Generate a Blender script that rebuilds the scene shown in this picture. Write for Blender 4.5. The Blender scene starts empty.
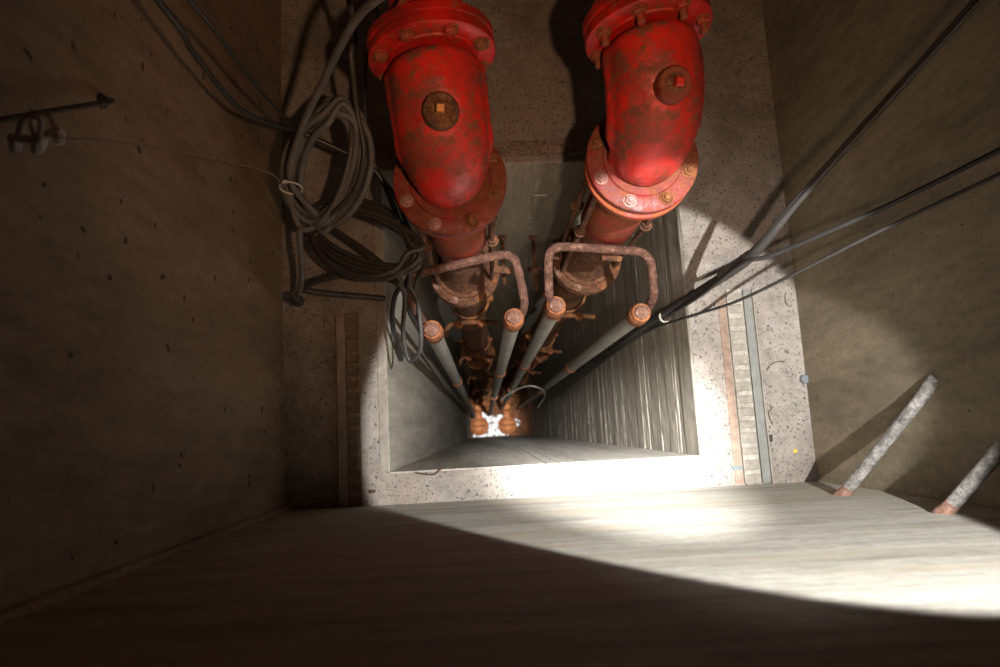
import bpy, bmesh, math, random
from mathutils import Vector, Matrix
random.seed(7)
C = bpy.context.scene.collection
PI = math.pi
# ------------------------------------------------------------------ camera
# world: X right, Y towards the top of the picture, Z up, camera at the origin
R = ((0.99851962, -0.04967521, 0.0221572), (-0.0523302, -0.98845051, 0.14222215), (0.01483638, -0.1431711, -0.98958674))
cam = bpy.data.objects.new('camera', bpy.data.cameras.new('camera'))
C.objects.link(cam)
cam.data.sensor_width = 36
cam.data.lens = 24.012
cam.data.clip_start = 0.02
M3 = Matrix(((R[0][0], -R[0][1], -R[0][2]), (R[1][0], -R[1][1], -R[1][2]), (R[2][0], -R[2][1], -R[2][2])))
cam.matrix_world = M3.to_4x4()
cam.data.dof.use_dof = True
cam.data.dof.focus_distance = 1.9
cam.data.dof.aperture_fstop = 3.2
bpy.context.scene.camera = cam

def at(px, py, depth):
    """world point seen at a picture position, at a given vertical distance below the camera"""
    v = (px - 500, py - 333.5, 667)
    r = [sum(R[i][k] * v[k] for k in range(3)) for i in range(3)]
    s = -depth / r[2]
    return Vector((r[0] * s, r[1] * s, r[2] * s))

LZ = -2.3                      # ledge level
XL, XR, YF, YB = -0.70, 1.105, -0.23, 2.3   # chamber
SXL, SXR, SYF, SYB = -0.345, 0.715, -0.123, 0.945   # shaft
BZ = -12.3
TOP = 1.1

# ------------------------------------------------------------------ materials
def new_mat(name):
    m = bpy.data.materials.new(name); m.use_nodes = True
    nt = m.node_tree
    return m, nt, nt.nodes['Principled BSDF']

def noise(nt, vec, scale, detail=6, rough=0.6):
    n = nt.nodes.new('ShaderNodeTexNoise'); n.inputs['Scale'].default_value = scale
    n.inputs['Detail'].default_value = detail; n.inputs['Roughness'].default_value = rough
    nt.links.new(vec, n.inputs['Vector']); return n.outputs['Fac']

def mapping(nt, vec, scale, rot=(0, 0, 0)):
    n = nt.nodes.new('ShaderNodeMapping'); n.inputs['Scale'].default_value = scale
    n.inputs['Rotation'].default_value = rot
    nt.links.new(vec, n.inputs['Vector']); return n.outputs['Vector']

def ramp(nt, fac, stops):
    n = nt.nodes.new('ShaderNodeValToRGB'); cr = n.color_ramp
    while len(cr.elements) < len(stops): cr.elements.new(0.5)
    for e, (p, c) in zip(cr.elements, stops):
        e.position = p; e.color = (c, c, c, 1) if isinstance(c, (int, float)) else (*c, 1)
    nt.links.new(fac, n.inputs['Fac']); return n.outputs['Color']

def mix(nt, fac, a, b, mode='MIX'):
    n = nt.nodes.new('ShaderNodeMix'); n.data_type = 'RGBA'; n.blend_type = mode
    for s, v in ((0, fac), (6, a), (7, b)):
        if isinstance(v, (int, float)): n.inputs[s].default_value = v
        elif isinstance(v, tuple): n.inputs[s].default_value = (*v, 1)
        else: nt.links.new(v, n.inputs[s])
    return n.outputs[2]

def math_(nt, op, a, b=0.0):
    n = nt.nodes.new('ShaderNodeMath'); n.operation = op
    for s, v in ((0, a), (1, b)):
        if isinstance(v, (int, float)): n.inputs[s].default_value = v
        else: nt.links.new(v, n.inputs[s])
    return n.outputs[0]

def bump(nt, bsdf, h, strength=0.4, dist=0.01):
    n = nt.nodes.new('ShaderNodeBump'); n.inputs['Strength'].default_value = strength
    n.inputs['Distance'].default_value = dist
    nt.links.new(h, n.inputs['Height']); nt.links.new(n.outputs['Normal'], bsdf.inputs['Normal'])

def texco(nt):
    return nt.nodes.new('ShaderNodeTexCoord').outputs['Object']

def pits(nt, vec, scale, size, keep):
    v = nt.nodes.new('ShaderNodeTexVoronoi'); v.inputs['Scale'].default_value = scale
    nt.links.new(vec, v.inputs['Vector'])
    d = ramp(nt, v.outputs['Distance'], [(0, 1), (size, 1), (size * 1.5, 0)])
    sp = nt.nodes.new('ShaderNodeSeparateColor'); nt.links.new(v.outputs['Color'], sp.inputs[0])
    g = math_(nt, 'LESS_THAN', sp.outputs[0], keep)
    return math_(nt, 'MULTIPLY', d, g)

def concrete(name, light, mid, dark, streak=(1, 1, 1), blot=2.0, pit=((30, 0.16, 0.25),), pitcol=(0.03, 0.025, 0.02), rough=0.85, bstr=0.5, warp=True, fine=40, stain=None):
    m, nt, b = new_mat(name)
    co = texco(nt)
    sv = mapping(nt, co, streak)
    n1 = noise(nt, sv, blot, 8, 0.65)
    col = ramp(nt, n1, [(0.3, dark), (0.5, mid), (0.7, light)])
    n2 = noise(nt, sv, blot * 6, 6, 0.7)
    col = mix(nt, 0.6, col, ramp(nt, n2, [(0.3, 0.45), (0.65, 1.0)]), 'MULTIPLY')
    n3 = noise(nt, co, fine, 6, 0.7)
    col = mix(nt, 0.5, col, ramp(nt, n3, [(0.3, 0.6), (0.6, 1.0)]), 'MULTIPLY')
    if stain:
        ns = noise(nt, mapping(nt, co, streak), 1.3, 5, 0.6)
        col = mix(nt, ramp(nt, ns, [(0.52, 0), (0.68, 0.75)]), col, stain)
    h = math_(nt, 'ADD', math_(nt, 'MULTIPLY', n2, 0.5), math_(nt, 'MULTIPLY', n3, 0.5))
    wv = mapping(nt, co, (1, 1, 1))
    for sc, sz, kp in pit:
        nn = nt.nodes.new('ShaderNodeTexNoise'); nn.inputs['Scale'].default_value = sc * .8
        nt.links.new(co, nn.inputs['Vector'])
        vm = nt.nodes.new('ShaderNodeVectorMath'); vm.operation = 'MULTIPLY_ADD'
        nt.links.new(nn.outputs['Color'], vm.inputs[0]); vm.inputs[1].default_value = (1.2 / sc,) * 3
        nt.links.new(co, vm.inputs[2])
        p = pits(nt, vm.outputs[0], sc, sz, kp)
        col = mix(nt, math_(nt, 'MULTIPLY', p, 0.85), col, pitcol)
        h = math_(nt, 'SUBTRACT', h, math_(nt, 'MULTIPLY', p, 0.7))
    nt.links.new(col, b.inputs['Base Color'])
    b.inputs['Roughness'].default_value = rough
    bump(nt, b, h, bstr, 0.006)
    return m

def painted(name, base, rustc, rust_amt, rough=0.4, darkp=(0.05, 0.015, 0.012), scale=6):
    m, nt, b = new_mat(name)
    co = texco(nt)
    n1 = noise(nt, co, scale, 8, 0.68); n2 = noise(nt, co, scale * 7, 8, 0.7); n3 = noise(nt, mapping(nt, co, (1, 1, 1), (0.5, 1, 2)), scale * 0.9, 8, 0.62)
    col = mix(nt, ramp(nt, n3, [(0.46, 0), (0.66, 0.75)]), base, darkp)
    k = math_(nt, 'ADD', math_(nt, 'MULTIPLY', n1, 0.65), math_(nt, 'MULTIPLY', n2, 0.35))
    msk = ramp(nt, k, [(1 - rust_amt - 0.08, 0), (1 - rust_amt + 0.03, 1)])
    rc = ramp(nt, n2, [(0.3, tuple(c * .35 for c in rustc)), (0.65, rustc)])
    col = mix(nt, msk, col, rc)
    nt.links.new(col, b.inputs['Base Color'])
    nt.links.new(ramp(nt, msk, [(0, rough), (1, 0.85)]), b.inputs['Roughness'])
    bump(nt, b, math_(nt, 'ADD', math_(nt, 'MULTIPLY', n2, 0.6), math_(nt, 'MULTIPLY', msk, 0.25)), 0.45, 0.004)
    return m

def rusty(name, a, b_, c, scale=30, rough=0.85, bs=0.8):
    m, nt, b = new_mat(name)
    co = texco(nt)
    n1 = noise(nt, co, scale, 8, 0.75); n2 = noise(nt, co, scale * 4, 6, 0.7)
    col = ramp(nt, n1, [(0.3, a), (0.5, b_), (0.68, c)])
    col = mix(nt, 0.6, col, ramp(nt, n2, [(0.3, 0.35), (0.6, 1.1)]), 'MULTIPLY')
    nt.links.new(col, b.inputs['Base Color']); b.inputs['Roughness'].default_value = rough
    bump(nt, b, math_(nt, 'ADD', n1, n2), bs, 0.004)
    return m

def plain(name, col, rough=0.5, metal=0.0, var=0.35, scale=25):
    m, nt, b = new_mat(name)
    co = texco(nt)
    n = noise(nt, co, scale, 6, 0.6)
    c = mix(nt, var, col, ramp(nt, n, [(0.3, 0.2), (0.7, 1.0)]), 'MULTIPLY')
    nt.links.new(c, b.inputs['Base Color']); b.inputs['Roughness'].default_value = rough
    b.inputs['Metallic'].default_value = metal
    bump(nt, b, n, 0.2, 0.002)
    return m

mt = {}
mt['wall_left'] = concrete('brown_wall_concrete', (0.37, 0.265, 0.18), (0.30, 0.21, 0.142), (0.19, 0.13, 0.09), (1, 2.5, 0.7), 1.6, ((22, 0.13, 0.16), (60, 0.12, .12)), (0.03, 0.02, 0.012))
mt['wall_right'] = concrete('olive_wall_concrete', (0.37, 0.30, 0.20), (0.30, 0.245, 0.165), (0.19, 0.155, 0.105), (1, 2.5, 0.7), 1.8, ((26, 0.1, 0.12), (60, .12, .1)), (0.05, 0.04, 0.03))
mt['wall_front'] = concrete('board_marked_concrete', (0.60, 0.57, 0.50), (0.50, 0.47, 0.41), (0.33, 0.30, 0.25), (1.0, 1, 9), 1.5, ((14, 0.10, 0.06),), (0.3, 0.25, 0.2), bstr=0.7, stain=(0.40, 0.33, 0.24))
mt['ledge'] = concrete('pitted_ledge_concrete', (0.43, 0.38, 0.335), (0.34, 0.295, 0.26), (0.23, 0.19, 0.165), (1, 1, 1), 3, ((60, 0.18, 0.35), (120, 0.22, 0.5), (30, 0.10, 0.2)), (0.09, 0.08, 0.075), stain=(0.36, 0.27, 0.21))
mt['shaft_grey'] = concrete('smooth_shaft_concrete', (0.60, 0.55, 0.48), (0.48, 0.44, 0.38), (0.33, 0.30, 0.26), (3, 3, 0.25), 2, ((40, 0.08, 0.08),), (0.1, 0.08, 0.06), stain=(0.40, 0.35, 0.28), bstr=0.3)
mt['shaft_olive'] = concrete('olive_shaft_concrete', (0.66, 0.57, 0.46), (0.52, 0.45, 0.36), (0.36, 0.31, 0.25), (3, 3, 0.4), 2, ((40, 0.08, 0.08),), (0.1, 0.08, 0.06), bstr=0.3)
mt['shaft_boards'] = concrete('grooved_board_concrete', (0.62, 0.56, 0.47), (0.48, 0.43, 0.36), (0.30, 0.265, 0.22), (1, 0.5, 9), 2.5, ((60, 0.1, 0.1),), (0.05, 0.04, 0.03), bstr=0.35)
mt['aggregate'] = concrete('exposed_aggregate', (0.46, 0.34, 0.28), (0.34, 0.24, 0.19), (0.2, 0.14, 0.11), (1, 1, 1), 20, ((90, 0.22, 0.5),), (0.07, 0.05, 0.04), bstr=1.0)
mt['rim'] = concrete('troweled_rim_concrete', (0.43, 0.375, 0.32), (0.36, 0.31, 0.265), (0.26, 0.22, 0.185), (1, 1, 1), 4, ((70, 0.15, 0.2),), (0.1, 0.09, 0.08))
mt['red'] = painted('red_paint', (0.66, 0.026, 0.018), (0.20, 0.065, 0.03), 0.45, 0.28, darkp=(0.12, 0.035, 0.03), scale=9)
mt['red_flange'] = painted('red_flange_paint', (0.55, 0.014, 0.010), (0.22, 0.06, 0.02), 0.41, 0.35, scale=9)
mt['red_worn'] = painted('worn_red_paint', (0.26, 0.022, 0.018), (0.26, 0.07, 0.025), 0.47, 0.45, scale=11)
mt['red_pipe'] = painted('orange_red_paint', (0.42, 0.03, 0.015), (0.34, 0.085, 0.02), 0.50, 0.5, scale=9, darkp=(0.16, 0.03, 0.02))
mt['rust'] = rusty('rust', (0.04, 0.016, 0.009), (0.13, 0.05, 0.022), (0.30, 0.125, 0.05))
mt['rust_pale'] = rusty('pale_scaly_rust', (0.10, 0.045, 0.03), (0.27, 0.13, 0.09), (0.55, 0.35, 0.27), 45, bs=1.0)
mt['rust_dim'] = rusty('dull_brown_rust', (0.05, 0.02, 0.01), (0.16, 0.06, 0.02), (0.36, 0.13, 0.04), 9)
mt['rust_bar'] = rusty('reddish_scaly_rust', (0.05, 0.022, 0.014), (0.14, 0.06, 0.038), (0.34, 0.18, 0.125), 45, bs=1.0)
mt['rust_orange'] = rusty('orange_rust', (0.10, 0.03, 0.012), (0.30, 0.095, 0.03), (0.50, 0.19, 0.07))
mt['rust_bright'] = rusty('bright_orange_rust', (0.40, 0.12, 0.04), (0.62, 0.22, 0.08), (0.80, 0.36, 0.15), 14)
mt['bolt'] = rusty('bolt_rust', (0.10, 0.03, 0.012), (0.26, 0.09, 0.03), (0.45, 0.2, 0.07), 60, 0.6)
mt['bolt_red'] = painted('painted_bolt', (0.45, 0.03, 0.02), (0.3, 0.1, 0.035), 0.48, 0.35, scale=40)
mt['bolt_pink'] = plain('pinkish_bolt', (0.48, 0.25, 0.22), 0.4, 0.3)
mt['plug'] = plain('ochre_plug', (0.55, 0.22, 0.04), 0.45, 0.2)
mt['plug_red'] = plain('red_plug', (0.6, 0.04, 0.02), 0.35)
mt['rail'] = plain('dull_galvanized_steel', (0.40, 0.38, 0.34), 0.5, 0.2, 0.45, 18)
mt['rung'] = rusty('scaly_galvanized_steel', (0.08, 0.075, 0.07), (0.22, 0.205, 0.19), (0.42, 0.39, 0.36), 22, 0.6, 0.5)
mt['rung_rust'] = rusty('rung_foot_rust', (0.14, 0.06, 0.04), (0.26, 0.14, 0.10), (0.4, 0.26, 0.2), 22, 0.8, 0.5)
mt['cable'] = plain('black_rubber_cable', (0.035, 0.033, 0.032), 0.45, 0, 0.4)
mt['hose'] = plain('dusty_grey_cable', (0.15, 0.14, 0.14), 0.6, 0, 0.5)
mt['hose_dark'] = plain('dark_grey_cable', (0.06, 0.055, 0.052), 0.5, 0, 0.5)
mt['tape'] = plain('grey_tape', (0.13, 0.13, 0.13), 0.5)
mt['wire'] = plain('pale_wire', (0.26, 0.2, 0.15), 0.5, 0.3)
mt['tie'] = plain('pale_tie', (0.62, 0.56, 0.50), 0.5)
mt['zinc'] = plain('zinc_clip', (0.60, 0.53, 0.50), 0.5, 0.1)
mt['channel'] = plain('dirty_steel_channel', (0.22, 0.22, 0.2), 0.55, 0.25, 0.4)
mt['channel_dark'] = plain('brown_dirty_channel', (0.36, 0.29, 0.23), 0.7, 0.1, 0.5)
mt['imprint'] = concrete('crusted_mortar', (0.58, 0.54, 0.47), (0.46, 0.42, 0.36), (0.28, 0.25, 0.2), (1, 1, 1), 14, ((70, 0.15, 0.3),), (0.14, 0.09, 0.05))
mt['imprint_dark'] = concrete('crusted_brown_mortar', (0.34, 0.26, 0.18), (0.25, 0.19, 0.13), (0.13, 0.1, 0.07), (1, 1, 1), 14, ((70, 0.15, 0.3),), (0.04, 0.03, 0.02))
mt['imprint_bed'] = plain('darker_mortar_bed', (0.36, 0.32, 0.27), 0.9, 0, .5, 60)
mt['imprint_dark_bed'] = plain('darker_brown_bed', (0.22, 0.175, 0.13), 0.9, 0, .5, 60)
mt['black'] = plain('black_scrap', (0.02, 0.02, 0.022), 0.5)
mt['bluegrey'] = plain('blue_grey_scrap', (0.18, 0.2, 0.22), 0.5)
mt['yellow'] = plain('yellow_leaf', (0.75, 0.5, 0.05), 0.6)
mt['twig'] = plain('brown_twig', (0.12, 0.06, 0.035), 0.8)

def water_mat():
    m, nt, b = new_mat('glint_painted_water')
    co = texco(nt)
    n = noise(nt, co, 13, 8, 0.7)
    c = ramp(nt, n, [(0.44, (0.05, 0.03, 0.02)), (0.50, (0.95, 0.96, 1.0))])  # white glints on the water painted into the base colour
    nt.links.new(c, b.inputs['Base Color']); b.inputs['Roughness'].default_value = 0.15
    bump(nt, b, n, 0.5, 0.03)
    return m
mt['water'] = water_mat()

# ------------------------------------------------------------------ mesh helpers
def link(name, bm, mat, parent=None, smooth=False, bevel=0.0):
    bmesh.ops.recalc_face_normals(bm, faces=bm.faces)
    me = bpy.data.meshes.new(name); bm.to_mesh(me); bm.free()
    if smooth:
        for p in me.polygons: p.use_smooth = True
    me.materials.append(mt[mat])
    o = bpy.data.objects.new(name, me); C.objects.link(o)
    if parent: o.parent = parent
    if smooth:
        try: me.set_sharp_from_angle(angle=math.radians(42))
        except Exception: pass
    if bevel:
        b = o.modifiers.new('bevel', 'BEVEL'); b.width = bevel; b.segments = 2; b.limit_method = 'ANGLE'
    return o

def tag(o, label=None, cat=None, group=None, kind=None):
    if label: o['label'] = label
    if cat: o['category'] = cat
    if group: o['group'] = group
    if kind: o['kind'] = kind
    return o

def thing(name, label, cat, loc=(0, 0, 0), rz=0.0, group=None):
    o = bpy.data.objects.new(name, None); C.objects.link(o)
    o.location = loc; o.rotation_euler = (0, 0, rz); o.empty_display_size = .05
    return tag(o, label, cat, group)

def box(bm, lo, hi):
    x0, y0, z0 = lo; x1, y1, z1 = hi
    v = [bm.verts.new(p) for p in ((x0, y0, z0), (x1, y0, z0), (x1, y1, z0), (x0, y1, z0), (x0, y0, z1), (x1, y0, z1), (x1, y1, z1), (x0, y1, z1))]
    for f in ((0, 3, 2, 1), (4, 5, 6, 7), (0, 1, 5, 4), (1, 2, 6, 5), (2, 3, 7, 6), (3, 0, 4, 7)):
        bm.faces.new([v[i] for i in f])

def frame_of(d):
    d = Vector(d).normalized()
    a = Vector((0, 0, 1)) if abs(d.z) < 0.9 else Vector((0, 1, 0))
    x = a.cross(d).normalized(); y = d.cross(x)
    return x, y, d

def cyl(bm, p0, p1, r0, r1=None, n=32, chamfer=0.0):
    p0 = Vector(p0); p1 = Vector(p1); r1 = r0 if r1 is None else r1
    x, y, d = frame_of(p1 - p0)
    prof = [(p0, r0), (p1, r1)]
    if chamfer:
        c = chamfer
        prof = [(p0, r0 - c), (p0 + d * c, r0), (p1 - d * c, r1), (p1, r1 - c)]
    rings = []
    for p, r in prof:
        rings.append([bm.verts.new(p + (x * math.cos(2 * PI * k / n) + y * math.sin(2 * PI * k / n)) * r) for k in range(n)])
    for a, b in zip(rings, rings[1:]):
        for k in range(n): bm.faces.new((a[k], a[(k + 1) % n], b[(k + 1) % n], b[k]))
    bm.faces.new(rings[0][::-1]); bm.faces.new(rings[-1])

def lathe(bm, p0, d, prof, n=40):
    """prof: (distance along d, radius)"""
    p0 = Vector(p0); x, y, d = frame_of(d)
    rings = []
    for t, r in prof:
        rings.append([bm.verts.new(p0 + d * t + (x * math.cos(2 * PI * k / n) + y * math.sin(2 * PI * k / n)) * max(r, 1e-4)) for k in range(n)])
    for a, b in zip(rings, rings[1:]):
        for k in range(n): bm.faces.new((a[k], a[(k + 1) % n], b[(k + 1) % n], b[k]))
    bm.faces.new(rings[0][::-1]); bm.faces.new(rings[-1])

def catmull(pts, sub=8):
    P = [Vector(p) for p in pts]
    P = [P[0] * 2 - P[1]] + P + [P[-1] * 2 - P[-2]]
    out = []
    for i in range(1, len(P) - 2):
        a, b, c, d = P[i - 1:i + 3]
        for k in range(sub):
            t = k / sub
            out.append(0.5 * ((2 * b) + (c - a) * t + (2 * a - 5 * b + 4 * c - d) * t * t + (3 * b - 3 * c + d - a) * t ** 3))
    out.append(P[-2]); return out

def tube(bm, pts, r, n=12, closed=False, lump=0.0, flat=1.0):
    pts = [Vector(p) for p in pts]; m = len(pts)
    rr = r if isinstance(r, (list, tuple)) else [r] * m
    rings = []; prevx = None
    for i, p in enumerate(pts):
        if closed: d = pts[(i + 1) % m] - pts[i - 1]
        else: d = pts[min(i + 1, m - 1)] - pts[max(i - 1, 0)]
        d.normalize()
        if prevx is None: x = frame_of(d)[0]
        else:
            x = prevx - d * prevx.dot(d); x.normalize()
        y = d.cross(x); prevx = x
        q = rr[i] * (1 + (random.random() - .5) * lump)
        rings.append([bm.verts.new(p + x * math.cos(2 * PI * k / n) * q + y * math.sin(2 * PI * k / n) * q * flat) for k in range(n)])
    seq = list(zip(rings, rings[1:])) + ([(rings[-1], rings[0])] if closed else [])
    for a, b in seq:
        for k in range(n): bm.faces.new((a[k], a[(k + 1) % n], b[(k + 1) % n], b[k]))
    if not closed:
        bm.faces.new(rings[0][::-1]); bm.faces.new(rings[-1])

def hexbolt(bm, p, d, r=0.016, h=0.013, stud=0.0, washer=True, rot=0.0):
    p = Vector(p); x, y, d = frame_of(d)
    if washer: cyl(bm, p - d * .002, p + d * .003, r * 1.2, n=20)
    def ring(t, q): return [bm.verts.new(p + d * t + (x * math.cos(PI / 3 * k + rot) + y * math.sin(PI / 3 * k + rot)) * q) for k in range(6)]
    rs = [ring(-.001, r), ring(h * .8, r), ring(h, r * .82)]
    for a, b in zip(rs, rs[1:]):
        for k in range(6): bm.faces.new((a[k], a[(k + 1) % 6], b[(k + 1) % 6], b[k]))
    bm.faces.new(rs[0][::-1]); bm.faces.new(rs[-1])
    if stud: cyl(bm, p + d * h * .5, p + d * (h + stud), r * .55, n=16, chamfer=.0015)

def flange_disc(name, c, d, r, t, mat, parent, nb=0, off=0.0, hub=0.0, bolt_r=None):
    """round flange: disc with chamfered rim and a short hub (bolt holes hidden by the bolts)"""
    bm = bmesh.new()
    lathe(bm, Vector(c) - Vector(d).normalized() * t / 2, d, [(0, r - .004), (.003, r), (t - .003, r), (t, r - .004), (t, r * .72), (t + .004, r * .70), (t + .004, r * .5)], 48)
    return link(name, bm, mat, parent, True)

# ------------------------------------------------------------------ setting
def quad_grid(name, o, u, v, nu, nv, mat, th=0.06, fn=None):
    """a slab spanned by u and v from o, with thickness behind it and small relief"""
    o, u, v = Vector(o), Vector(u), Vector(v); nrm = v.cross(u).normalized()
    bm = bmesh.new(); g = []
    for i in range(nu + 1):
        row = []
        for j in range(nv + 1):
            p = o + u * (i / nu) + v * (j / nv)
            if fn: p = p + nrm * fn(i / nu, j / nv)
            row.append(bm.verts.new(p))
        g.append(row)
    b = [bm.verts.new(o + u * a + v * c - nrm * th) for a, c in ((0, 0), (1, 0), (1, 1), (0, 1))]
    for i in range(nu):
        for j in range(nv): bm.faces.new((g[i][j], g[i + 1][j], g[i + 1][j + 1], g[i][j + 1]))
    bm.faces.new(b[::-1])
    bm.faces.new([g[i][0] for i in range(nu, -1, -1)] + [b[0], b[1]])
    bm.faces.new([g[nu][j] for j in range(nv, -1, -1)] + [b[1], b[2]])
    bm.faces.new([g[i][nv] for i in range(nu + 1)] + [b[2], b[3]])
    bm.faces.new([g[0][j] for j in range(nv + 1)] + [b[3], b[0]])
    return tag(link(name, bm, mat), kind='structure')

H = TOP - LZ
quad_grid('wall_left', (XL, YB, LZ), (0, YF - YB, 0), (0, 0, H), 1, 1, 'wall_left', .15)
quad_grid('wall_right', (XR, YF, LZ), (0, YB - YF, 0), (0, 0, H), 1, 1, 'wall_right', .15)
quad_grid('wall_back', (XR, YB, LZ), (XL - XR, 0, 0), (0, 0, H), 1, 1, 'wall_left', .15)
# board-marked front wall: each board row stands a hair proud of or behind the next
rows = 26; offs = [random.uniform(-.0003, .0003) for _ in range(rows + 1)]
def board(u, v):
    k = v * rows; i = int(min(k, rows - 1e-6)); f = k - i
    return offs[i] + (-.0002 if f < .06 else 0)
quad_grid('wall_front', (XL, YF, LZ), (XR - XL, 0, 0), (0, 0, H), 1, rows * 12, 'wall_front', .15, board)

# ledge with the shaft opening
bm = bmesh.new(); lo, hi = LZ - .25, LZ
def ring_box(x0, y0, x1, y1, z0, z1): box(bm, (x0, y0, z0), (x1, y1, z1))
ox = [XL - .02, SXL - .004, SXR + .004, XR + .02]; oy = [YF - .02, SYF - .004, SYB + .004, YB + .02]
top = [[bm.verts.new((x, y, hi)) for y in oy] for x in ox]
bot = [[bm.verts.new((x, y, lo)) for y in oy] for x in ox]
for i in range(3):
    for j in range(3):
        if i == j == 1: continue
        bm.faces.new((top[i][j], top[i + 1][j], top[i + 1][j + 1], top[i][j + 1]))
        bm.faces.new((bot[i][j], bot[i][j + 1], bot[i + 1][j + 1], bot[i + 1][j]))
for (a, b_) in (((1, 1), (2, 1)), ((2, 1), (2, 2)), ((2, 2), (1, 2)), ((1, 2), (1, 1))):
    bm.faces.new((top[a[0]][a[1]], top[b_[0]][b_[1]], bot[b_[0]][b_[1]], bot[a[0]][a[1]]))
o = link('floor', bm, 'ledge', bevel=.006); tag(o, kind='structure')

# shaft walls below the ledge
quad_grid('wall_shaft_left', (SXL, SYB, BZ), (0, SYF - SYB, 0), (0, 0, LZ - .002 - BZ), 1, 1, 'shaft_grey', .1)
quad_grid('wall_shaft_back', (SXR, SYB, BZ), (SXL - SXR, 0, 0), (0, 0, LZ - .002 - BZ), 1, 1, 'shaft_olive', .1)
bl = [0.3, 0.62]
def fr(u, v):
    return -.003 if abs(u - .50) < .003 or abs(u - .54) < .002 else 0
quad_grid('wall_shaft_front', (SXL, SYF, BZ), (SXR - SXL, 0, 0), (0, 0, LZ - .002 - BZ), 240, 1, 'shaft_grey', .1, fr)
# right wall cast against narrow horizontal boards: joints between courses, each course slightly proud or sunk
SH = LZ - .002 - BZ
courses = [0.0]
while courses[-1] < SH: courses.append(courses[-1] + random.choice((.035, .055, .07, .09, .12, .16)))
bm = bmesh.new(); prof = []
for i in range(len(courses) - 1):
    z1 = LZ - .002 - courses[i]; z0 = max(LZ - .002 - courses[i + 1], BZ); d = random.uniform(-.0022, .0015)
    j = random.choice((.002, .003, .005))
    g = random.choice((.004, .006, .009))
    prof += [(-g, z1), (d - .0004, z1 - .014), (d, z1 - (z1 - z0) * .6), (d + .0004, z0 + j * .8), (-g, z0 + .0012)]
ys = [SYF + (SYB - SYF) * k / 24 for k in range(25)]
grid = []
for q, (d, z) in enumerate(prof):
    wob = [random.uniform(-.0012, .0012) for _ in range(25)]
    grid.append([bm.verts.new((SXR - d - w_, y, z + w_ * 1.5)) for y, w_ in zip(ys, wob)])
for p, q in zip(grid, grid[1:]):
    for k in range(24): bm.faces.new((p[k], p[k + 1], q[k + 1], q[k]))
bk = [[bm.verts.new((SXR + .1, y, z)) for z in (prof[0][1], prof[-1][1])] for y in (ys[0], ys[-1])]
bm.faces.new((bk[0][0], bk[0][1], bk[1][1], bk[1][0]))
bm.faces.new(grid[0] + [bk[1][0], bk[0][0]]); bm.faces.new(grid[-1][::-1] + [bk[0][1], bk[1][1]])
bm.faces.new([r[0] for r in grid] + [bk[0][1], bk[0][0]]); bm.faces.new([r[-1] for r in grid][::-1] + [bk[1][0], bk[1][1]])
tag(link('wall_shaft_right', bm, 'shaft_boards'), kind='structure')
quad_grid('floor_shaft', (SXL - .05, SYF - .05, BZ), (0, SYB - SYF + .1, 0), (SXR - SXL + .1, 0, 0), 1, 1, 'rust_dim', .1)

# rim strips on the ledge round the opening
bm = bmesh.new(); box(bm, (SXL - .032, SYF - .0, LZ - .02), (SXL - .002, SYB - .02, LZ + .003))
tag(link('trim_1', bm, 'rim', bevel=.003), kind='structure')
bm = bmesh.new()
n = 90; a = []
for i in range(n + 1):
    x = SXL + (SXR - SXL) * i / n
    a.append([bm.verts.new((x, SYB + .028 + random.uniform(-.002, .002), LZ - .02)), bm.verts.new((x, SYB + .030 + random.uniform(-.003, .003), LZ + .004 + random.uniform(-.002, .003))), bm.verts.new((x, SYB + .085 + random.uniform(-.006, .006), LZ + .004 + random.uniform(-.003, .003))), bm.verts.new((x, SYB + .10, LZ - .02))])
for p, q in zip(a, a[1:]):
    for k in range(3): bm.faces.new((p[k], q[k], q[k + 1], p[k + 1]))
tag(link('trim_2', bm, 'aggregate'), kind='structure')
# low mortar fillet where the left wall meets the front wall
bm = bmesh.new()
tube(bm, [(XL + .004, YF + .004, LZ), (XL + .004, YF + .004, TOP - .05)], .014, 8)
tag(link('trim_3', bm, 'wall_left', smooth=True), kind='structure')

# ------------------------------------------------------------------ steel channels cast on the ledge
def channel(name, label, x_out, x_in, y0, y1, m_metal, m_imp, n, stain=None):
    s = 1 if x_out > x_in else -1
    t = thing(name, label, 'channel', ((x_out + x_in) / 2, (y0 + y1) / 2, LZ))
    ox_, oy_ = (x_out + x_in) / 2, (y0 + y1) / 2
    w = abs(x_out - x_in)
    def bx(bm, xa, xb, ya, yb, za, zb):
        box(bm, (min(xa, xb) - ox_, ya - oy_, za), (max(xa, xb) - ox_, yb - oy_, zb))
    bm = bmesh.new(); bx(bm, x_out - s * w * .04, x_out - s * w * .36, y0, y1, -.002, .014)
    link('web', bm, m_metal, t, bevel=.002)
    bm = bmesh.new(); bx(bm, x_out, x_out - s * w * .05, y0, y1, -.002, .024)
    link('lip', bm, 'rim' if stain else m_metal, t, bevel=.001)
    bm = bmesh.new(); bx(bm, x_out - s * w * .36, x_in, y0, y1, -.002, .005)
    link('mortar_bed', bm, m_imp + '_bed', t, bevel=.002)  # bed coloured darker than the ribs standing on it
    for k in range(n):
        yy = y0 + (y1 - y0) * (k + .5) / n; hh = (y1 - y0) / n
        bm = bmesh.new()
        j = random.uniform(-.004, .004)
        bx(bm, x_out - s * w * .40, x_in + s * w * .03, yy + hh * .24 + j, yy + hh * .66 + j, .003, random.uniform(.009, .016))
        link('cross_rib', bm, m_imp, t, bevel=.003)
    bm = bmesh.new(); bx(bm, x_in + s * w * .04, x_in, y0, y1, .004, .013)
    link('inner_edge', bm, m_imp, t, bevel=.002)
    return t
pl0 = at(346, 316, 2.3); pl1 = at(346, 505, 2.3)
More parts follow.
